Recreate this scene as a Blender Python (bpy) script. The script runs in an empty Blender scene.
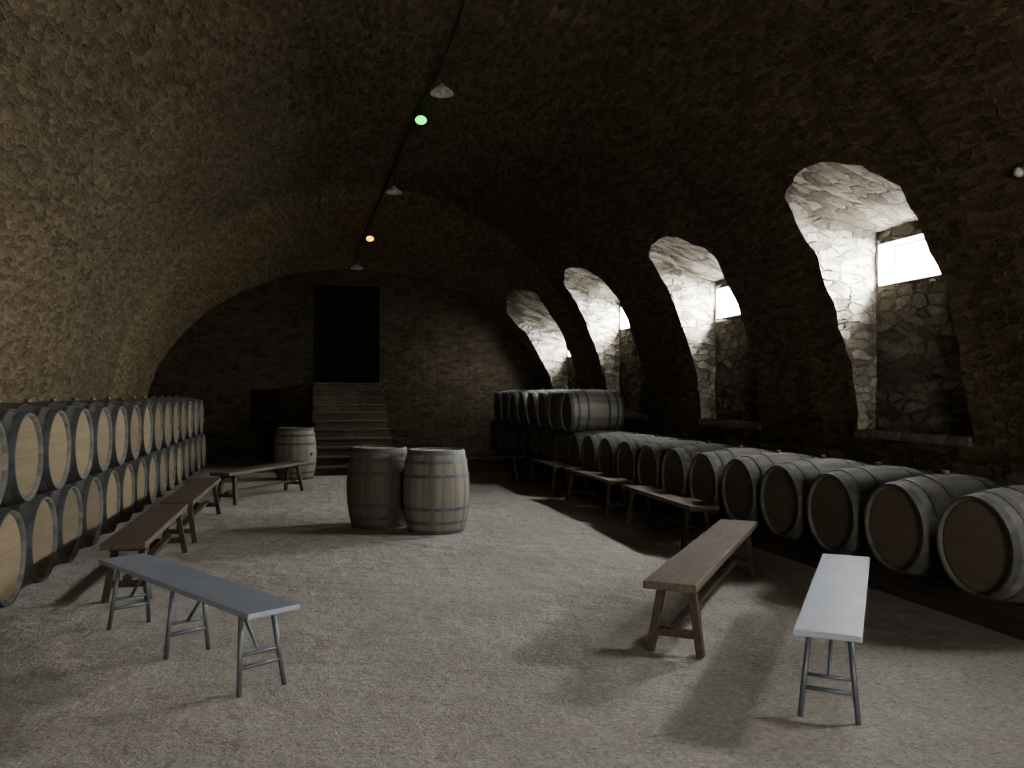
import bpy, bmesh, math, random
from mathutils import Vector, Matrix, Euler, noise
random.seed(7)
C = bpy.context.scene.collection
PI = math.pi
# ------------------------------------------------------------------ camera
F, HC = 830.0, 1.5
YAW, PITCH = math.radians(13.7), math.atan(8/F)
ROT = Euler((PI/2+PITCH, 0, -YAW)).to_matrix()
def at(px, py, z):
    d = ROT @ Vector(((px-512)/F, -(py-384)/F, -1))
    t = (z-HC)/d.z
    return Vector((d.x*t, d.y*t, z))
cd = bpy.data.cameras.new('camera'); cam = bpy.data.objects.new('camera', cd); C.objects.link(cam)
cd.sensor_width = 36; cd.lens = 36*F/1024; cam.location = (0, 0, HC)
cam.rotation_euler = (PI/2+PITCH, 0, -YAW); cd.clip_start = .05
bpy.context.scene.camera = cam
CX, R, CZ = 1.07, 4.5, .86
# ------------------------------------------------------------------ materials
def nmat(name):
    m = bpy.data.materials.new(name); m.use_nodes = True
    nt = m.node_tree; b = nt.nodes['Principled BSDF']
    return m, nt, b
class N:
    def __init__(s, nt): s.nt = nt
    def n(s, t, **kw):
        o = s.nt.nodes.new(t)
        for k, v in kw.items():
            if k.startswith('i_'): o.inputs[k[2:]].default_value = v
            else: setattr(o, k, v)
        return o
    def l(s, a, b): s.nt.links.new(a, b)
    def math(s, op, a, b=None):
        o = s.n('ShaderNodeMath', operation=op)
        for i, v in enumerate((a, b)):
            if v is None: continue
            if isinstance(v, (int, float)): o.inputs[i].default_value = v
            else: s.l(v, o.inputs[i])
        return o.outputs[0]
    def ramp(s, fac, stops):
        r = s.n('ShaderNodeValToRGB'); e = r.color_ramp.elements
        while len(e) < len(stops): e.new(.5)
        for k, (p, c) in zip(e, stops): k.position = p; k.color = (*c, 1)
        s.l(fac, r.inputs['Fac']); return r.outputs['Color']
    def mix(s, fac, a, b, bt='MIX'):
        o = s.n('ShaderNodeMix', data_type='RGBA', blend_type=bt)
        if isinstance(fac, (int, float)): o.inputs[0].default_value = fac
        else: s.l(fac, o.inputs[0])
        for i, v in ((6, a), (7, b)):
            if isinstance(v, tuple): o.inputs[i].default_value = (*v, 1)
            else: s.l(v, o.inputs[i])
        return o.outputs[2]
def stone(name, dark, mid, light, mortar, sc=(4.2, 11), bump=.02, edge=.07, warp=.5, fine=.8, cell=.55, joint=.32, mids=.8, uv=True):
    """coursed rubble: flat 2D cells laid out in metres along the wall (UV), longer than they are high"""
    m, nt, b = nmat(name); g = N(nt)
    tcn = g.n('ShaderNodeTexCoord'); tc = tcn.outputs['Object']
    src = tcn.outputs['UV'] if uv else tc
    nz = g.n('ShaderNodeTexNoise', i_Scale=3.4, i_Detail=5.0, i_Roughness=.65); g.l(tc, nz.inputs['Vector'])
    mp = g.n('ShaderNodeMapping'); mp.inputs['Scale'].default_value = (sc[0], sc[1], 1); g.l(src, mp.inputs['Vector'])
    va = g.n('ShaderNodeVectorMath', operation='MULTIPLY_ADD'); g.l(nz.outputs['Color'], va.inputs[0])
    va.inputs[1].default_value = (warp*2.2, warp*3.6, 0); g.l(mp.outputs[0], va.inputs[2])
    kw = dict(voronoi_dimensions='2D', i_Scale=1.0, i_Randomness=.9)
    v1 = g.n('ShaderNodeTexVoronoi', feature='F1', **kw); g.l(va.outputs[0], v1.inputs['Vector'])
    v2 = g.n('ShaderNodeTexVoronoi', feature='DISTANCE_TO_EDGE', **kw); g.l(va.outputs[0], v2.inputs['Vector'])
    sx = g.n('ShaderNodeSeparateColor'); g.l(v1.outputs['Color'], sx.inputs[0])
    col = g.ramp(sx.outputs[0], [(0, dark), (.5, mid), (1, light)])
    fn = g.n('ShaderNodeTexNoise', i_Scale=26.0, i_Detail=6.0, i_Roughness=.72); g.l(tc, fn.inputs['Vector'])
    fr = g.ramp(fn.outputs['Fac'], [(.3, (.55, .55, .55)), (.7, (1.25, 1.25, 1.25))])
    col = g.mix(.85, col, fr, 'MULTIPLY')
    big = g.n('ShaderNodeTexNoise', i_Scale=.55, i_Detail=3.0); g.l(tc, big.inputs['Vector'])
    br = g.ramp(big.outputs['Fac'], [(.3, (.82, .81, .79)), (.7, (1.12, 1.11, 1.08))])
    col = g.mix(.8, col, br, 'MULTIPLY')
    ef = g.n('ShaderNodeMapRange', interpolation_type='SMOOTHSTEP'); g.l(v2.outputs['Distance'], ef.inputs[0])
    ef.inputs[1].default_value = 0; ef.inputs[2].default_value = edge*2.6
    mo = g.mix(.7, mortar, fr, 'MULTIPLY')
    mp2 = g.n('ShaderNodeTexNoise', i_Scale=4.0, i_Detail=5.0, i_Roughness=.65); g.l(tc, mp2.inputs['Vector'])
    pf = g.ramp(mp2.outputs['Fac'], [(.38, (0, 0, 0)), (.56, (1, 1, 1))])
    cf = g.math('MAXIMUM', ef.outputs[0], g.math('MULTIPLY', pf, .75))
    col = g.mix(cf, mo, col)
    g.l(col, b.inputs['Base Color']); b.inputs['Roughness'].default_value = .95
    b.inputs['Specular IOR Level'].default_value = .1
    mid_n = g.n('ShaderNodeTexNoise', i_Scale=10.0, i_Detail=4.0); g.l(tc, mid_n.inputs['Vector'])
    h = g.math('ADD', g.math('MULTIPLY', cf, joint), g.math('MULTIPLY', fn.outputs['Fac'], fine))
    h = g.math('ADD', h, g.math('MULTIPLY', g.math('MULTIPLY', sx.outputs[1], cf), cell))
    h = g.math('ADD', h, g.math('MULTIPLY', mid_n.outputs['Fac'], mids))
    bp = g.n('ShaderNodeBump', i_Strength=.85, i_Distance=bump); g.l(h, bp.inputs['Height']); g.l(bp.outputs[0], b.inputs['Normal'])
    return m
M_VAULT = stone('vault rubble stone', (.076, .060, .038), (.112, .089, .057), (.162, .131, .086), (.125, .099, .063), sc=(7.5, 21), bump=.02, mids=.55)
M_ARCH_GLOW = stone('glow tinted end arch stone', (.10, .078, .046), (.145, .115, .07), (.20, .161, .10), (.17, .135, .082), sc=(7.5, 18), bump=.02, mids=.55)  # lighter, warmer copy of the vault stone; lamp glow put into the colour
M_NICHE_LIT = stone('wall rubble stone', (.22, .195, .155), (.42, .385, .325), (.60, .565, .50), (.24, .208, .16), sc=(4.8, 11), bump=.045, warp=.4, joint=.8, cell=.8, edge=.055)  # niche jambs and crowns: daylight put into a lighter stone colour
M_BACK_SHADE = stone('shade darkened niche back stone', (.10, .09, .073), (.15, .136, .113), (.21, .193, .165), (.09, .079, .062), sc=(4.2, 9.5), bump=.03, warp=.3, joint=.7, cell=.6)  # niche backs, ledges and lower wall: shade put into a darker stone colour
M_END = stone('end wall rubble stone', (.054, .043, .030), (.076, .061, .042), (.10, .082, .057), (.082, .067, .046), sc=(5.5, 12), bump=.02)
M_STEP = stone('step stone', (.10, .087, .066), (.122, .106, .082), (.145, .127, .099), (.11, .096, .074), sc=(1.8, 3), bump=.012, edge=.03, uv=False)
def floor_mat():
    m, nt, b = nmat('packed gravel earth'); g = N(nt)
    tc = g.n('ShaderNodeTexCoord').outputs['Object']
    a = g.n('ShaderNodeTexNoise', i_Scale=.85, i_Detail=6.0, i_Roughness=.6); g.l(tc, a.inputs['Vector'])
    f = g.n('ShaderNodeTexNoise', i_Scale=30.0, i_Detail=8.0, i_Roughness=.75); g.l(tc, f.inputs['Vector'])
    v = g.n('ShaderNodeTexVoronoi', i_Scale=70.0); g.l(tc, v.inputs['Vector'])
    base = g.ramp(a.outputs['Fac'], [(.3, (.315, .287, .251)), (.55, (.378, .347, .307)), (.75, (.41, .378, .336))])
    fr = g.ramp(f.outputs['Fac'], [(.32, (.6, .6, .6)), (.62, (1.12, 1.12, 1.12))])
    col = g.mix(.75, base, fr, 'MULTIPLY')
    sc = g.n('ShaderNodeSeparateColor'); g.l(v.outputs['Color'], sc.inputs[0])
    peb = g.ramp(sc.outputs[0], [(.0, (.62, .62, .62)), (.1, (.97, .97, .97)), (.93, (1, 1, 1)), (1, (1.3, 1.28, 1.25))])
    col = g.mix(.72, col, peb, 'MULTIPLY')
    g.l(col, b.inputs['Base Color']); b.inputs['Roughness'].default_value = 1; b.inputs['Specular IOR Level'].default_value = .1
    m2 = g.n('ShaderNodeTexNoise', i_Scale=5.0, i_Detail=5.0); g.l(tc, m2.inputs['Vector'])
    h = g.math('ADD', g.math('MULTIPLY', f.outputs['Fac'], .65), g.math('MULTIPLY', v.outputs['Distance'], -.14))
    h = g.math('ADD', h, g.math('MULTIPLY', m2.outputs['Fac'], 1.9))
    bp = g.n('ShaderNodeBump', i_Strength=.75, i_Distance=.034); g.l(h, bp.inputs['Height']); g.l(bp.outputs[0], b.inputs['Normal'])
    return m
M_FLOOR = floor_mat()
def stave_mat(name, c1, c2):
    m, nt, b = nmat(name); g = N(nt)
    tc = g.n('ShaderNodeTexCoord').outputs['Object']
    sp = g.n('ShaderNodeSeparateXYZ'); g.l(tc, sp.inputs[0])
    ang = g.math('ARCTAN2', sp.outputs[1], sp.outputs[0])
    st = g.math('FLOOR', g.math('MULTIPLY', g.math('ADD', ang, PI), 32/(2*PI)))
    rnd = g.n('ShaderNodeObjectInfo').outputs['Random']
    wn = g.n('ShaderNodeTexWhiteNoise', noise_dimensions='2D')
    cb = g.n('ShaderNodeCombineXYZ'); g.l(st, cb.inputs[0]); g.l(g.math('MULTIPLY', rnd, 57.0), cb.inputs[1]); g.l(cb.outputs[0], wn.inputs['Vector'])
    mp = g.n('ShaderNodeMapping'); mp.inputs['Scale'].default_value = (30, 30, 2.2); g.l(tc, mp.inputs['Vector'])
    nz = g.n('ShaderNodeTexNoise', i_Scale=1.0, i_Detail=5.0); g.l(mp.outputs[0], nz.inputs['Vector'])
    fac = g.math('ADD', g.math('MULTIPLY', wn.outputs[0], .5), g.math('MULTIPLY', nz.outputs['Fac'], .5))
    col = g.ramp(fac, [(.15, c1), (.85, c2)])
    g.l(col, b.inputs['Base Color']); b.inputs['Roughness'].default_value = .85; b.inputs['Specular IOR Level'].default_value = .3
    bp = g.n('ShaderNodeBump', i_Strength=.4, i_Distance=.004); g.l(nz.outputs['Fac'], bp.inputs['Height']); g.l(bp.outputs[0], b.inputs['Normal'])
    return m
def plank_mat(name, c1, c2, w=.085, axis=0, grain=(50, 2.5, 50), rough=.8, seam=.5):
    m, nt, b = nmat(name); g = N(nt)
    tc = g.n('ShaderNodeTexCoord').outputs['Object']
    sp = g.n('ShaderNodeSeparateXYZ'); g.l(tc, sp.inputs[0])
    q = g.math('MULTIPLY', g.math('ADD', sp.outputs[axis], 3.017), 1/w)
    rnd = g.n('ShaderNodeObjectInfo').outputs['Random']
    wn = g.n('ShaderNodeTexWhiteNoise', noise_dimensions='2D')
    cb = g.n('ShaderNodeCombineXYZ'); g.l(g.math('FLOOR', q), cb.inputs[0]); g.l(g.math('MULTIPLY', rnd, 31.0), cb.inputs[1]); g.l(cb.outputs[0], wn.inputs['Vector'])
    mp = g.n('ShaderNodeMapping'); mp.inputs['Scale'].default_value = grain; g.l(tc, mp.inputs['Vector'])
    nz = g.n('ShaderNodeTexNoise', i_Scale=1.0, i_Detail=5.0, i_Distortion=.4); g.l(mp.outputs[0], nz.inputs['Vector'])
    fac = g.math('ADD', g.math('MULTIPLY', wn.outputs[0], .2), g.math('MULTIPLY', nz.outputs['Fac'], .8))
    fac = g.math('ADD', fac, g.math('MULTIPLY', g.math('SUBTRACT', rnd, .5), .6))
    col = g.ramp(fac, [(.15, c1), (.85, c2)])
    fr = g.math('FRACT', q)
    gap = g.math('LESS_THAN', fr, .03)
    col = g.mix(g.math('MULTIPLY', gap, seam), col, tuple(x*.6 for x in c1))
    g.l(col, b.inputs['Base Color']); b.inputs['Roughness'].default_value = rough
    bp = g.n('ShaderNodeBump', i_Strength=.2, i_Distance=.003)
    g.l(nz.outputs['Fac'], bp.inputs['Height']); g.l(bp.outputs[0], b.inputs['Normal'])
    return m
def wood_mat(name, c1, c2, grain=(2.5, 40, 40), rough=.7):
    m, nt, b = nmat(name); g = N(nt)
    tc = g.n('ShaderNodeTexCoord').outputs['Object']
    mp = g.n('ShaderNodeMapping'); mp.inputs['Scale'].default_value = grain; g.l(tc, mp.inputs['Vector'])
    nz = g.n('ShaderNodeTexNoise', i_Scale=1.0, i_Detail=6.0, i_Distortion=.6); g.l(mp.outputs[0], nz.inputs['Vector'])
    col = g.ramp(nz.outputs['Fac'], [(.25, c1), (.75, c2)])
    g.l(col, b.inputs['Base Color']); b.inputs['Roughness'].default_value = rough; b.inputs['Specular IOR Level'].default_value = .3
    bp = g.n('ShaderNodeBump', i_Strength=.3, i_Distance=.004); g.l(nz.outputs['Fac'], bp.inputs['Height']); g.l(bp.outputs[0], b.inputs['Normal'])
    return m
def plain(name, c, rough=.5, metal=0., var=.25, scale=14., emis=None, es=0):
    m, nt, b = nmat(name); g = N(nt)
    tc = g.n('ShaderNodeTexCoord').outputs['Object']
    nz = g.n('ShaderNodeTexNoise', i_Scale=scale, i_Detail=4.0); g.l(tc, nz.inputs['Vector'])
    col = g.ramp(nz.outputs['Fac'], [(.3, tuple(x*(1-var) for x in c)), (.7, tuple(min(1, x*(1+var)) for x in c))])
    g.l(col, b.inputs['Base Color']); b.inputs['Roughness'].default_value = rough; b.inputs['Metallic'].default_value = metal
    if emis: b.inputs['Emission Color'].default_value = (*emis, 1); b.inputs['Emission Strength'].default_value = es
    return m
M_STAVE = stave_mat('weathered oak staves', (.072, .069, .058), (.145, .14, .12))
M_STAVE_R = stave_mat('right row oak staves', (.078, .073, .063), (.138, .13, .114))  # separate stave tone for the right row
M_STAVE_LIT = stave_mat('window light paled oak staves', (.17, .162, .145), (.29, .275, .246))  # raised row: window light put into a paler stave colour
M_STAVE_ST = stave_mat('worn grey oak staves', (.11, .10, .08), (.20, .182, .148))
M_STAVE_DK = stave_mat('darker oak staves', (.062, .054, .042), (.122, .107, .084))  # darker stave tone for the left upright barrel
M_HEAD_L = plank_mat('pale oak head', (.092, .070, .038), (.16, .122, .069))
M_HEAD_SHADE = plank_mat('shade browned oak head', (.072, .056, .039), (.12, .094, .066))  # heads on the right: backlit shade put into a browner colour
M_HEAD_T = plank_mat('grey oak head', (.24, .22, .18), (.39, .36, .305))
M_HOOP = plain('dull galvanised hoop', (.062, .064, .060), .7, .2)
M_HOOPB = plain('bluish galvanised hoop', (.085, .094, .10), .6, .3)
M_BUNG = plain('bung', (.12, .085, .055), .6)
M_BENCH = wood_mat('dark worn bench wood', (.065, .048, .034), (.13, .098, .07))
M_BENCHL = wood_mat('dark bench leg wood', (.035, .026, .018), (.075, .055, .038))
M_SILV = plain('blue grey painted plank', (.225, .243, .27), .5, 0, .07, 6)
M_STEEL = plain('grey painted steel tube', (.10, .11, .122), .45, .3, .12)
M_RAIL = wood_mat('old timber beam', (.03, .023, .016), (.07, .054, .037), grain=(30, 2, 30), rough=.8)
M_WHITE = plain('white window paint', (.8, .8, .79), .6, 0, .06)
M_SILL = stone('dull stone sill', (.15, .132, .105), (.22, .195, .16), (.29, .262, .22), (.15, .13, .1), sc=(2, 2.4), bump=.02, edge=.04, uv=False)
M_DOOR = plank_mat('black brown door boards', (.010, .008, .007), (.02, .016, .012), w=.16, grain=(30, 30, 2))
M_WIRE = plain('black cable', (.012, .012, .012), .6)
M_ENAMEL = plain('grey enamel shade', (.42, .40, .36), .35)
M_GREEN = plain('green lamp glass', (.05, .5, .15), .3, emis=(.04, 1, .12), es=1.2)
M_AMBER = plain('amber lamp glass', (.7, .4, .05), .3, emis=(1, .50, .01), es=1.3)
M_GLASSB = plain('unlit bulb glass', (.5, .5, .47), .15)
mg, nt, b = nmat('clear pane'); gg = N(nt)
tr = gg.n('ShaderNodeBsdfTransparent'); gl = gg.n('ShaderNodeBsdfGlossy'); gl.inputs['Roughness'].default_value = .05
mx = gg.n('ShaderNodeMixShader'); mx.inputs[0].default_value = .04
gg.l(tr.outputs[0], mx.inputs[1]); gg.l(gl.outputs[0], mx.inputs[2]); gg.l(mx.outputs[0], nt.nodes['Material Output'].inputs['Surface'])
M_PANE = mg
# ------------------------------------------------------------------ helpers
def mk(name, bm, m, parent=None, smooth=False, loc=None, rot=None):
    bmesh.ops.recalc_face_normals(bm, faces=bm.faces)
    me = bpy.data.meshes.new(name); bm.to_mesh(me); bm.free(); me.materials.append(m)
    if smooth: me.polygons.foreach_set('use_smooth', [True]*len(me.polygons))
    o = bpy.data.objects.new(name, me); C.objects.link(o)
    if parent: o.parent = parent
    if loc: o.location = loc
    if rot: o.rotation_euler = rot
    return o
def raw(name, bm, m, smooth=True, vault=False):
    bm.normal_update()
    uvl = bm.loops.layers.uv.new('UVMap')
    for fc in bm.faces:
        n = fc.normal; ax = max(range(3), key=lambda k: abs(n[k]))
        for lp in fc.loops:
            p = lp.vert.co
            if vault: lp[uvl].uv = (p.y, R*math.atan2(p.z-CZ, p.x-CX))
            elif ax == 0: lp[uvl].uv = (p.y, p.z)
            elif ax == 1: lp[uvl].uv = (p.x+37.3, p.z)
            else: lp[uvl].uv = (p.x+11.7, p.y)
    me = bpy.data.meshes.new(name); bm.to_mesh(me); bm.free(); me.materials.append(m)
    if smooth: me.polygons.foreach_set('use_smooth', [True]*len(me.polygons))
    o = bpy.data.objects.new(name, me); C.objects.link(o); return o
def thing(name, label, cat, loc=(0, 0, 0), rz=0, group=None):
    o = bpy.data.objects.new(name, None); C.objects.link(o); o.empty_display_size = .1
    o.location = loc; o.rotation_euler = (0, 0, rz); o['label'] = label; o['category'] = cat
    if group: o['group'] = group
    return o
def dup(root, loc, rz, label):
    r = root.copy(); C.objects.link(r); r.location = loc; r.rotation_euler = (0, 0, rz); r['label'] = label
    for ch in list(root.children):
        c = ch.copy(); C.objects.link(c); c.parent = r
        for gch in ch.children:
            d = gch.copy(); C.objects.link(d); d.parent = c
    return r
def bx(bm, lo, hi, bev=0, mat=None):
    lo, hi = Vector(lo), Vector(hi)
    mt = Matrix.Translation((lo+hi)/2) @ Matrix.Diagonal((*(hi-lo), 1))
    if mat: mt = mat @ mt
    r = bmesh.ops.create_cube(bm, size=1, matrix=mt)
    if bev:
        es = {e for v in r['verts'] for e in v.link_edges}
        bmesh.ops.bevel(bm, geom=list(es), offset=bev, segments=2, affect='EDGES', profile=.6)
def frame_of(d):
    z = d.normalized(); up = Vector((0, 0, 1)) if abs(z.z) < .95 else Vector((1, 0, 0))
    x = up.cross(z).normalized(); y = z.cross(x)
    return Matrix((x, y, z)).transposed()
def bar(bm, a, b, w, t, bev=.004):
    a, b = Vector(a), Vector(b); L = (b-a).length
    mt = Matrix.Translation(a) @ frame_of(b-a).to_4x4()
    bx(bm, (-w/2, -t/2, 0), (w/2, t/2, L), bev, mt)
def tube(bm, pts, r, n=8):
    pts = [Vector(p) for p in pts]; rings = []
    for i, p in enumerate(pts):
        d = pts[min(i+1, len(pts)-1)]-pts[max(i-1, 0)]
        fm = frame_of(d)
        rings.append([bm.verts.new(p+fm @ Vector((r*math.cos(2*PI*k/n), r*math.sin(2*PI*k/n), 0))) for k in range(n)])
    for A, B in zip(rings, rings[1:]):
        for k in range(n): bm.faces.new((A[k], A[(k+1) % n], B[(k+1) % n], B[k]))
    bm.faces.new(rings[0][::-1]); bm.faces.new(rings[-1])
def lathe(bm, prof, n=48, close=False, groove=0):
    rings = []
    for r, z in prof:
        ring = []
        for k in range(n):
            rr = r-(groove if groove and k % 3 == 0 else 0)
            ring.append(bm.verts.new((rr*math.cos(2*PI*k/n), rr*math.sin(2*PI*k/n), z)))
        rings.append(ring)
    pairs = list(zip(rings, rings[1:]))
    if close: pairs.append((rings[-1], rings[0]))
    for A, B in pairs:
        for k in range(n): bm.faces.new((A[k], A[(k+1) % n], B[(k+1) % n], B[k]))
    return rings
def S(o, label=None):
    o['kind'] = 'structure'
    if label: o['label'] = label
    return o
# ------------------------------------------------------------------ room shell
Y0, YC, Y1 = -4.0, 15.7, 18.85
YE = Y1+.25
XB = 5.80
TS = math.asin((1.10-CZ)/R); TT = math.asin((3.60-CZ)/R)
# niches: far jamb y, width along the wall, extra rise of the crown
NICHE = [(.15, 1.42, 0), (3.85, 1.42, 0), (7.58, 1.54, -.005), (11.16, 1.70, -.015), (15.02, 1.92, .02), (18.36, 1.85, .11)]
STEP = .010
def kx(y): return 1-STEP*min(1, max(0, (y-YC)/.3))
def kz(y):
    f = max(0, (y-YC)/(Y1-YC)); f = f*f*.35+f*.65     # eases out of the main vault
    return kx(y)-f*(kx(y)-.755)
def disp(p):
    a = noise.noise_vector(p*2.1)*.04 + noise.noise_vector(p*6.3)*.024
    return p+a
NR, FR = .09, .03
def vp(y, th):
    off = 0
    for f, nw, up in NICHE:
        u = (f-y)/nw
        if -1e-6 <= u <= 1+1e-6: off = up+.03*math.sin(PI*min(1, max(0, u)))-NR*max(0, u)**2.6-FR*max(0, 1-u)**6
        elif u > 1 and (u-1)*nw < .5: off = (up-NR)*(1-(u-1)*nw/.5)
        elif u < 0 and -u*nw < .35: off = (up-FR)*(1+u*nw/.35)
    if th <= TS: w = 0
    elif th <= TT: w = (th-TS)/(TT-TS)
    else: w = max(0, 1-(th-TT)/.4)
    t = th+off*w
    return Vector((CX+kx(y)*R*math.cos(t), y, CZ+kz(y)*R*math.sin(t)))
def steps(brk, st):
    out = [brk[0]]
    for a, b in zip(brk, brk[1:]):
        n = max(1, round((b-a)/st))
        out += [a+(b-a)*i/n for i in range(1, n+1)]
    return out
ybr = sorted([Y0, YC, YC+.3, Y1, YE]+[q[0] for q in NICHE]+[q[0]-q[1] for q in NICHE])
YS = steps(ybr, .08); TH = steps([0, TS, TT, PI], .018)
def grid(bm, pts, skip=None, mi=None):
    vs = [[bm.verts.new(p) for p in row] for row in pts]
    for i in range(len(vs)-1):
        for j in range(len(vs[0])-1):
            if skip and skip(i, j): continue
            fc = bm.faces.new((vs[i][j], vs[i+1][j], vs[i+1][j+1], vs[i][j+1]))
            if mi: fc.material_index = mi(i, j)
bm = bmesh.new()
def vskip(i, j):
    ym = (YS[i]+YS[i+1])/2; tm = (TH[j]+TH[j+1])/2
    return TS < tm < TT and any(f-nw < ym < f for f, nw, up in NICHE)
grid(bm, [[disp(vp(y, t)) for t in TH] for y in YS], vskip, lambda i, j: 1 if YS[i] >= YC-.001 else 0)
loose = [v for v in bm.verts if not v.link_faces]; bmesh.ops.delete(bm, geom=loose, context='VERTS')
o = S(raw('ceiling', bm, M_VAULT, vault=True), 'rough rubble stone barrel vault ending in a lower arch band'); o.data.materials.append(M_ARCH_GLOW)
bm = bmesh.new()
zs = steps([0, CZ], .09)
grid(bm, [[disp(Vector((CX-R*kx(y), y, z))) for z in zs] for y in YS])
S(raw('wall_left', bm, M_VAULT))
bm = bmesh.new()
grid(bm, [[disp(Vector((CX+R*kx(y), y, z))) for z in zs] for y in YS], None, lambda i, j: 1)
ths = [t for t in TH if TS-1e-6 <= t <= TT+1e-6]
DROP = .40
WIN = []
NJ = 12
for f, nw, up in NICHE:
    n = f-nw
    zr = vp(f, TT).z-DROP
    if up > .1: zr = vp(f, TT).z-.5
    def back(y): return min(vp(y, TT).z-.10, zr+.10)
    for ye in (n, f):
        zt = back(ye); rows = []
        for t in ths:
            e = vp(ye, t); s = (t-TS)/(TT-TS); bk = Vector((XB, ye, 1.10+(zt-1.10)*s))
            rows.append([disp(e.lerp(bk, k/NJ)) for k in range(NJ+1)])
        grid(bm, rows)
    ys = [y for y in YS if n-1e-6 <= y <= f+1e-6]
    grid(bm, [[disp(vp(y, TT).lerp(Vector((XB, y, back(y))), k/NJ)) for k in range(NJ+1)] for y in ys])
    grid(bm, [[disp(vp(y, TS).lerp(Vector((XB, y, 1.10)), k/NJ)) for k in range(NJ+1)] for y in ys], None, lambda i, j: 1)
    w = (f-.92, f-.035, zr-.46, zr-.03)
    WIN.append(w)
    yb = steps([n-.12, n, w[0], w[1], f, f+.12], .09); zb = steps([.95, 1.1, w[2], w[3], zr, zr+.45], .09)
    def bp_(y, z):
        p = Vector((XB, y, z))
        if w[0]-.01 <= y <= w[1]+.01 and w[2]-.01 <= z <= w[3]+.01: return p
        return disp(p)
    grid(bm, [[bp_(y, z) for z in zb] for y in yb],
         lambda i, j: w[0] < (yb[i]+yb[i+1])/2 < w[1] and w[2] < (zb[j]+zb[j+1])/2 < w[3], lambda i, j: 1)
o = S(raw('wall_right', bm, M_NICHE_LIT), 'right stone wall with deep lunette niches around the windows'); o.data.materials.append(M_BACK_SHADE)
# windows
wl = ['beyond the frame behind the viewer', 'just out of frame to the right', 'nearest and largest bright window on the right',
      'second bright window niche from the near end', 'third bright window niche from the near end', 'farthest bright window niche beside the end wall']
order = [5, 6, 1, 2, 3, 4]
WINE = [620, 600, 880, 820, 800, 400]
for i, (a, b_, c, d) in enumerate(WIN):
    root = bpy.data.objects.new('window_%d' % order[i], None); C.objects.link(root)
    root.location = (XB, (a+b_)/2, c); S(root, 'small white-framed window, '+wl[i])
    def loc(bm):
        bmesh.ops.translate(bm, verts=bm.verts, vec=-Vector(root.location))
    bm = bmesh.new()   # plastered reveal
    X0, X1 = XB+.003, XB+.24
    for lo, hi in (((X0, b_, c-.05), (X1, b_+.05, d+.05)), ((X0, a-.05, c-.05), (X1, a, d+.05)),
                   ((X0, a, d), (X1, b_, d+.05)), ((X0, a, c-.05), (X1, b_, c))): bx(bm, lo, hi)
    loc(bm); mk('reveal', bm, M_WHITE, root)
    bm = bmesh.new(); x0, x1 = XB+.20, XB+.225; t = .022
    for lo, hi in (((x0, a, c), (x1, a+t, d)), ((x0, b_-t, c), (x1, b_, d)), ((x0, a+t, c), (x1, b_-t, c+t)), ((x0, a+t, d-t), (x1, b_-t, d))): bx(bm, lo, hi, .004)
    loc(bm); mk('window_frame', bm, M_WHITE, root)
    bm = bmesh.new(); bx(bm, (XB+.210, a+t, c+t), (XB+.214, b_-t, d-t)); loc(bm); mk('pane', bm, M_PANE, root)
    bm = bmesh.new(); f, nw, up = NICHE[i]
    bx(bm, (CX+R*kx(f)-.05, f-nw-.01, 1.02), (XB+.02, f+.01, 1.11), .03); loc(bm); mk('window_sill', bm, M_SILL, root)
    ld = bpy.data.lights.new('daylight', 'AREA'); ld.shape = 'RECTANGLE'; ld.size = 1.5; ld.size_y = 1.2
    ld.energy = WINE[i]; ld.color = (.96, .98, 1.0)
    lo_ = bpy.data.objects.new('daylight', ld); C.objects.link(lo_); lo_.location = (XB+.72, (a+b_)/2, (c+d)/2+.34)
    lo_.rotation_euler = Vector((math.cos(.5), 0, math.sin(.5))).to_track_quat('Z', 'Y').to_euler()
# floor
bm = bmesh.new(); bx(bm, (CX-R-.3, Y0-.2, -.12), (XB+.3, Y1+.9, 0)); S(mk('floor', bm, M_FLOOR), 'packed gravel and earth floor')
# end wall
DX0, DX1, DZ0, DZ1 = .08, 1.52, 1.705, 3.86
NX0, NX1, NZ0, NZ1 = -1.25, -.52, .66, 1.55
def wall_mesh(bm, y, holes, kk, x0, x1):
    brk = sorted(set([x0, x1]+[v for h in holes for v in h[:2]]))
    xs = steps(brk, .12)
    def top(x): return CZ+kk*R*math.sqrt(max(0, 1-((x-CX)/R)**2))+.16
    for xa, xb in zip(xs, xs[1:]):
        xm = (xa+xb)/2; spans = [(0, None)]
        for h in holes:
            if h[0] < xm < h[1]: spans = [(0, h[2]), (h[3], None)] if h[2] > 0 else [(h[3], None)]
        for z0, z1 in spans:
            bm.faces.new([bm.verts.new(p) for p in ((xa, y, z0), (xb, y, z0), (xb, y, z1 or top(xb)), (xa, y, z1 or top(xa)))])
    bmesh.ops.remove_doubles(bm, verts=bm.verts, dist=.0005)
bm = bmesh.new()
wall_mesh(bm, Y1, [(NX0, NX1, NZ0, NZ1), (DX0, DX1, DZ0, DZ1)], kz(Y1)+.02, CX-R-.15, CX+R+.3)
def recess(x0, x1, z0, z1, d):
    y = Y1
    for q in (((x0, y, z0), (x0, y+d, z0), (x0, y+d, z1), (x0, y, z1)), ((x1, y, z0), (x1, y+d, z0), (x1, y+d, z1), (x1, y, z1)),
              ((x0, y, z0), (x1, y, z0), (x1, y+d, z0), (x0, y+d, z0)), ((x0, y, z1), (x1, y, z1), (x1, y+d, z1), (x0, y+d, z1)),
              ((x0, y+d, z0), (x1, y+d, z0), (x1, y+d, z1), (x0, y+d, z1))):
        bm.faces.new([bm.verts.new(p) for p in q])
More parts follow.
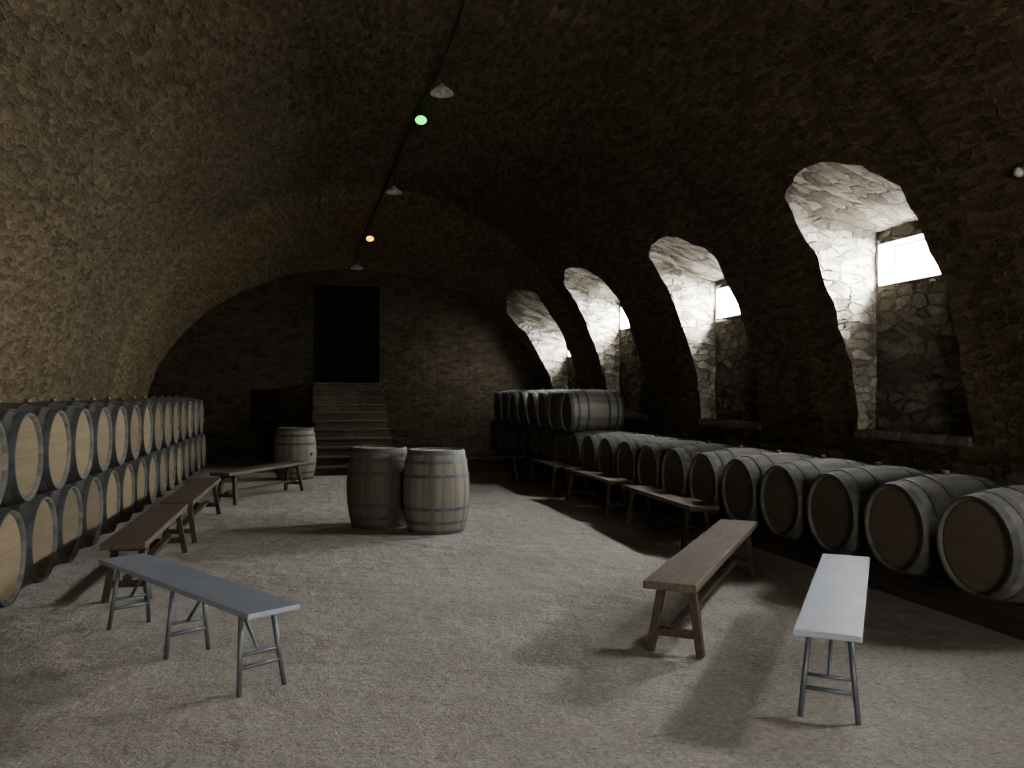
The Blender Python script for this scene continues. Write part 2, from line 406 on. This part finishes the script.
recess(DX0, DX1, DZ0, DZ1, .62); recess(NX0, NX1, NZ0, NZ1, .55)
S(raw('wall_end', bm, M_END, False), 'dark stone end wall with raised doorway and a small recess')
bm = bmesh.new(); FILL_OPENING = (.3, 2.3, 0, 2.5)  # opening added in the unseen back wall to let fill light in
wall_mesh(bm, Y0, [FILL_OPENING], 1, CX-R-.15, CX+R+.3)
S(raw('wall_back', bm, M_VAULT, False))
ld = bpy.data.lights.new('back_fill_light', 'AREA'); ld.shape = 'RECTANGLE'; ld.size = 2.0; ld.size_y = 2.4; ld.energy = 115; ld.color = (1, .94, .85)  # fill light added behind the camera to brighten floor and vault
lo_ = bpy.data.objects.new('back_fill_light', ld); C.objects.link(lo_); lo_.location = (1.3, Y0-.15, 1.28)
lo_.rotation_euler = Vector((0, -1, 0)).to_track_quat('Z', 'Y').to_euler()
# door
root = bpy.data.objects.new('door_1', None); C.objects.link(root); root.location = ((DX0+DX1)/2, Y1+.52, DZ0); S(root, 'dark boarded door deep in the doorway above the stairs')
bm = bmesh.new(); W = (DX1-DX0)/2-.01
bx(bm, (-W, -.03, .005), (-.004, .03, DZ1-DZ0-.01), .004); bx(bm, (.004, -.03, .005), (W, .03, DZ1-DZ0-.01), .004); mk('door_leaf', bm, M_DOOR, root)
bm = bmesh.new(); tube(bm, [(.06, -.03, 1.0), (.06, -.08, 1.0), (.14, -.08, 1.0)], .012); mk('door_handle', bm, M_WIRE, root)
bm = bmesh.new(); bx(bm, (DX0-.08, Y1-.02, DZ1), (DX1+.08, Y1+.2, DZ1+.11), .015); S(mk('trim_1', bm, M_RAIL), 'thin dark lintel over the doorway')
# stairs
NS = 11; ys0 = 15.25; run = (Y1-.02-ys0)/NS; rise = DZ0/NS
st = thing('stone_staircase', 'straight flight of worn stone steps climbing to the dark doorway', 'stairs', ((DX0+DX1)/2, ys0, 0))
for i in range(NS):
    bm = bmesh.new(); hw = .735+.012*math.sin(i*2.3)
    bx(bm, (-hw, i*run, 0), (hw, (i+1)*run, (i+1)*rise-.04))
    bx(bm, (-hw-.015, i*run-.03, (i+1)*rise-.045), (hw+.015, (i+1)*run, (i+1)*rise), .012)
    mk('step', bm, M_STEP, st)
# ------------------------------------------------------------------ barrels
RB, RH, BL = .36, .30, .88
def rz(z): return RB-(RB-RH)*abs(2*z/BL-1)**2.1
def body_bm():
    bm = bmesh.new()
    prof = [(RH-.022, .05), (RH-.014, 0), (RH-.006, 0)]+[(rz(BL*i/20), max(.004, min(BL-.004, BL*i/20))) for i in range(21)]+[(RH-.006, BL), (RH-.014, BL), (RH-.022, BL-.05)]
    lathe(bm, prof, 96, groove=.003); return bm
HZ = [(-.001, .046), (.105, .14), (.25, .285)]
HZ = HZ+[(BL-b, BL-a) for a, b in HZ[::-1]]
def hoop_bm(a, b):
    i_ = .004 if .05 < a < BL-.05 else .011     # the end hoops fold over the rim
    bm = bmesh.new(); lathe(bm, [(rz(a)-i_, a), (rz(a)+.004, a), (rz((a+b)/2)+.004, (a+b)/2), (rz(b)+.004, b), (rz(b)-i_, b)], 64, close=True); return bm
def head_bm(z, s):
    bm = bmesh.new(); r = RH-.017
    rings = lathe(bm, [(r, z), (r-.02, z+s*.008), (.001, z+s*.008)], 48); bm.faces.new(rings[-1]); return bm
def make_barrel(name, label, group, stave, head, lying, loc, rzz=0, hoop=None):
    t = thing(name, label, 'barrel', loc, rzz, group)
    kw = dict(loc=(-BL, 0, RB), rot=(0, PI/2, 0)) if lying else dict(loc=(0, 0, .001))
    mk('staves', body_bm(), stave, t, True, **kw)
    for a, b in HZ: mk('hoop', hoop_bm(a, b), hoop or M_HOOP, t, False, **kw)
    mk('head', head_bm(BL-.03, 1), head, t, False, **kw); mk('head', head_bm(.03, -1), head, t, False, **kw)
    bm = bmesh.new(); bmesh.ops.create_cone(bm, cap_ends=True, segments=20, radius1=.03, radius2=.026, depth=.04)
    if lying: mk('bung', bm, M_BUNG, t, loc=(-BL/2, 0, 2*RB+.005))
    else: mk('bung', bm, M_BUNG, t, loc=(0, RB+.003, BL/2), rot=(-PI/2, 0, 0))
    return t
ORD = ['nearest', 'second', 'third', 'fourth', 'fifth', 'sixth', 'seventh', 'eighth', 'ninth', 'tenth', 'eleventh', 'twelfth', 'thirteenth', 'fourteenth', 'fifteenth', 'sixteenth', 'seventeenth', 'eighteenth', 'nineteenth', 'twentieth', 'last']
used = set()
def row(proto, ys, x, z, rzz, what, where):
    for i, y in enumerate(ys):
        if i == len(ys)-1: lb = '%s, farthest in the %s' % (what, where)
        elif i == 0: lb = '%s, nearest in the %s' % (what, where)
        else: lb = '%s, %s from near end of the %s' % (what, ORD[i], where)
        if proto.name in used: dup(proto, (x, y, z), rzz, lb)
        else:
            proto.location = (x, y, z); proto.rotation_euler = (0, 0, rzz); proto['label'] = lb; used.add(proto.name)
XL, XR = -1.87, 3.93
SP = .72
LZ, RZ_ = .07, .20          # lower barrel's lowest point
DZ = math.sqrt(SP**2-(SP/2)**2)+.0005
pl = make_barrel('wine_barrel', '', 'barrels stacked along the left wall', M_STAVE, M_HEAD_L, True, (0, 0, 0))
row(pl, [5.26+SP*i for i in range(16)], XL, LZ, 0, 'pale headed oak barrel', 'left stack, bottom row')
row(pl, [5.62+SP*i for i in range(15)], XL, LZ+DZ, 0, 'pale headed oak barrel', 'left stack, top row')
pr = make_barrel('wine_barrel', '', 'barrels lying along the right wall', M_STAVE_R, M_HEAD_SHADE, True, (0, 0, 0))
row(pr, [4.26+SP*i for i in range(20)], XR, RZ_, PI, 'oak barrel with shade browned head', 'long row below the windows')  # last two barrels added to keep window light off the far floor
pu = make_barrel('wine_barrel', '', 'barrels lying along the right wall', M_STAVE_LIT, M_HEAD_SHADE, True, (0, 0, 0), 0, M_HOOPB)
row(pu, [12.54+SP*i for i in range(8)], XR, RZ_+DZ, PI, 'oak barrel paled for window light', 'raised row at far right')  # last two added here as well, blocking light from the far windows
make_barrel('wine_barrel', 'upright grey oak barrel, right and nearer of the pair on the floor', 'upright barrels', M_STAVE_ST, M_HEAD_T, False, (1.335, 8.95, 0), .6, M_HOOPB)
make_barrel('wine_barrel', 'upright grey oak barrel, left and darker of the pair on the floor', 'upright barrels', M_STAVE_DK, M_HEAD_T, False, (.765, 9.46, 0), 2.2)
make_barrel('wine_barrel', 'lone upright barrel standing left of the stone stairs', 'upright barrels', M_STAVE_ST, M_HEAD_T, False, (-.24, 14.88, 0), 4.0)
# rails
rr = rz(.3)
def rail(x, y0, y1, ztop, label, grp):
    bm = bmesh.new(); L = y1-y0
    bx(bm, (-.05, -L/2, 0), (.05, L/2, ztop), .008)
    o = mk('support_beam', bm, M_RAIL, loc=(x, (y0+y1)/2, 0)); o['label'] = label; o['category'] = 'beam'; o['group'] = grp
rail(XL-.3, 4.9, 16.5, LZ+RB-rr, 'front timber beam under the left barrel stack', 'barrel support beams')
rail(XL-.58, 4.9, 16.5, LZ+RB-rr, 'rear timber beam under the left barrel stack', 'barrel support beams')
rail(XR+.3, 4.0, 18.3, RZ_+RB-rr, 'front timber beam under the right barrel row', 'barrel support beams')
rail(XR+.58, 4.0, 18.3, RZ_+RB-rr, 'rear timber beam under the right barrel row', 'barrel support beams')
# ------------------------------------------------------------------ benches
def bench_root(name, label, a, b, grp):
    a, b = Vector(a[:2]), Vector(b[:2]); m = (a+b)/2; d = b-a
    return thing(name, label, 'bench', (m.x, m.y, 0), math.atan2(d.y, d.x), grp), d.length
def wood_bench(label, a, b, H=.44, w=.30, seatm=None):
    t, L = bench_root('wooden_bench', label, a, b, 'dark wooden benches')
    bm = bmesh.new(); bx(bm, (-L/2, -w/2, H-.045), (L/2, w/2, H), .008); mk('seat', bm, seatm or M_BENCH, t)
    for s in (-1, 1):
        x = s*(L/2-.2)
        for q in (-1, 1):
            bm = bmesh.new(); bar(bm, (x, q*.085, H-.046), (x+s*.05, q*.145, .005), .045, .05); mk('leg', bm, M_BENCHL, t)
        bm = bmesh.new(); bx(bm, (x-.03, -w/2+.025, H-.085), (x+.03, w/2-.025, H-.045), .004); mk('cleat', bm, M_BENCHL, t)
        bm = bmesh.new(); bx(bm, (x+s*.035-.02, -.13, .10), (x+s*.035+.02, .13, .145), .004); mk('crossbar', bm, M_BENCHL, t)
    bm = bmesh.new(); bx(bm, (-L/2+.15, -.03, .145), (L/2-.15, .03, .175), .004); mk('stretcher', bm, M_BENCHL, t)
    return t
def steel_bench(label, a, b, ntr, H=.43, w=.29):
    t, L = bench_root('folding_bench', label, a, b, 'blue grey folding benches')
    bm = bmesh.new(); bx(bm, (-L/2, -w/2, H-.028), (L/2, w/2, H), .006); mk('seat', bm, M_SILV, t)
    for k in range(ntr):
        x = -L/2+.16+(L-.32)*k/(ntr-1); s = 1 if k == ntr-1 else (-1 if k == 0 else 0)
        for q in (-1, 1):
            bm = bmesh.new(); tube(bm, [(x-s*.02, q*.085, H-.02), (x+s*.04, q*.125, .0)], .013, 10); mk('leg', bm, M_STEEL, t, True)
        bm = bmesh.new(); tube(bm, [(x+s*.02, -.117, .13), (x+s*.02, .117, .13)], .011, 8); tube(bm, [(x+s*.012, -.11, .19), (x+s*.012, .11, .19)], .009, 8); mk('crossbar', bm, M_STEEL, t, True)
        bm = bmesh.new(); d = -s if s else 1
        tube(bm, [(x+s*.012, 0, .19), (x+d*.22, 0, H-.03)], .009, 8); mk('brace', bm, M_STEEL, t, True)
    return t
steel_bench('pale blue grey folding bench with thin steel legs, in the left foreground', at(122, 556, .43), at(275, 609, .43), 3)
steel_bench('pale blue grey folding bench with thin steel legs, right foreground beside the barrels', at(827, 633, .43), at(846, 555, .43), 2)
wood_bench('dark wooden bench in the right foreground, angled in towards the grey bench', at(669, 583, .44), at(739, 520, .44))
xl = -1.27
wood_bench('dark wooden bench right behind the left grey bench, along the left barrels', (xl, 6.3), (xl, 8.4))
wood_bench('dark wooden bench along the left barrels, between the nearest and the angled one', (xl+.02, 8.6), (xl+.05, 10.9))
wood_bench('dark wooden bench at the far left end, angled towards the stairs', (-1.15, 11.5), (-.15, 13.2))
xr = 3.58
wood_bench('dark wooden bench along the right barrels, just behind the foreground benches', (xr, 7.1), (xr+.04, 8.95))
wood_bench('dark wooden bench along the right barrels, second in its line', (xr+.05, 9.35), (xr+.03, 11.15))
wood_bench('dark wooden bench along the right barrels, farthest in its line', (xr, 11.5), (xr, 13.1))
wood_bench('dark wooden bench set crosswise at the far right, seat coloured darker for deep shadow', (1.75, 13.55), (3.5, 13.5), seatm=M_RAIL)  # seat takes the darker beam wood: shade put into its colour
# ------------------------------------------------------------------ lamps and cable
def on_vault(px, py, inset=.05):
    d = ROT @ Vector(((px-512)/F, -(py-384)/F, -1)); t_ = 2.0
    while t_ < 30:
        p = Vector((0, 0, HC))+d*t_
        if ((p.x-CX)/kx(p.y))**2+((p.z-CZ)/kz(p.y))**2 > (R-inset)**2: break
        t_ += .01
    return p
def depth(p): return (ROT.transposed() @ (p-Vector((0, 0, HC)))).z*-1
KP = [(478, -50), (462, 10), (442, 66), (421, 104), (394, 168), (370, 222), (357, 252)]
knots = [on_vault(*k, .10) for k in KP]
root = thing('ceiling_cable', 'black electric cable slung along the crown of the vault', 'cable', knots[0])
base = knots[0]
pts = []
for (a, b_) in zip(KP, KP[1:]):
    for k in range(6):
        u = k/6; pts.append(on_vault(a[0]+(b_[0]-a[0])*u, a[1]+(b_[1]-a[1])*u, .10+.06*math.sin(PI*u)))
pts.append(knots[-1])
bm = bmesh.new(); tube(bm, [p-base for p in pts], .018, 6); mk('wire', bm, M_WIRE, root, True)
for k in knots:
    bm = bmesh.new(); p = k-base; tube(bm, [p, p+Vector((0, 0, .18))], .008, 6); mk('hook', bm, M_WIRE, root, True)
def hang(k, kp, py): return Vector((k.x, k.y, k.z-(py-kp[1])*depth(k)/F))
def pendant(i, py, label):
    k = knots[i]; p = hang(k, KP[i], py)
    t = thing('pendant_lamp', label, 'lamp', p, 0, 'pendant lamps on the vault')
    bm = bmesh.new(); tube(bm, [(0, 0, .12), k-p], .007, 6); mk('cord', bm, M_WIRE, t, True)
    bm = bmesh.new(); lathe(bm, [(.02, .12), (.03, .10), (.05, .085), (.13, .02), (.135, .0), (.13, .003), (.05, .078), (.02, .095)], 32); mk('shade', bm, M_ENAMEL, t, True)
    bm = bmesh.new(); bmesh.ops.create_uvsphere(bm, u_segments=16, v_segments=10, radius=.032, matrix=Matrix.Translation((0, 0, .03))); mk('bulb', bm, M_GLASSB, t, True)
pendant(2, 94, 'grey enamel dish lamp nearest on the vault, above the green light')
pendant(4, 193, 'grey enamel dish lamp in the middle, between green and amber lights')
pendant(6, 269, 'small grey dish lamp farthest, just above the doorway')
def glow(i, py, m, label):
    k = knots[i]; p = hang(k, KP[i], py)
    t = thing('signal_lamp', label, 'lamp', p)
    bm = bmesh.new(); tube(bm, [(0, 0, .06), k-p], .007, 6); mk('cord', bm, M_WIRE, t, True)
    bm = bmesh.new(); lathe(bm, [(.028, .03), (.032, .04), (.032, .075), (.01, .085)], 20); mk('socket', bm, M_WIRE, t, True)
    bm = bmesh.new(); bmesh.ops.create_uvsphere(bm, u_segments=16, v_segments=12, radius=.058, matrix=Matrix.Translation((0, 0, -.015)) @ Matrix.Diagonal((1.3, 1.1, .95, 1))); mk('bulb', bm, m, t, True)
glow(3, 119, M_GREEN, 'glowing green lamp on the vault cable')
glow(5, 238, M_AMBER, 'glowing amber lamp on the vault cable near the door')
# wall lamp at right edge
p = on_vault(1021, 171, .03)
nrm = Vector((CX-p.x, 0, CZ-p.z)).normalized()
t = thing('bulkhead_lamp', 'small round white bulkhead lamp on the dark vault at the right edge', 'lamp', p)
t.rotation_euler = nrm.to_track_quat('Z', 'Y').to_euler(); t.scale = (.6, .6, .6)
bm = bmesh.new(); r_ = lathe(bm, [(.075, -.06), (.075, .03), (.06, .04)], 28); bm.faces.new(r_[-1]); mk('base', bm, M_STEEL, t)
bm = bmesh.new(); r_ = lathe(bm, [(.062, .038), (.055, .06), (.035, .078), (.005, .085)], 28); bm.faces.new(r_[-1]); mk('globe', bm, M_GLASSB, t, True)
# ------------------------------------------------------------------ world and colour
w = bpy.data.worlds.new('world'); bpy.context.scene.world = w; w.use_nodes = True
bg = w.node_tree.nodes['Background']; bg.inputs[0].default_value = (.9, .95, 1, 1); bg.inputs[1].default_value = 5.0
vs = bpy.context.scene.view_settings
vs.view_transform = 'AgX'; vs.look = 'AgX - Medium High Contrast'
vs.exposure = 1.25
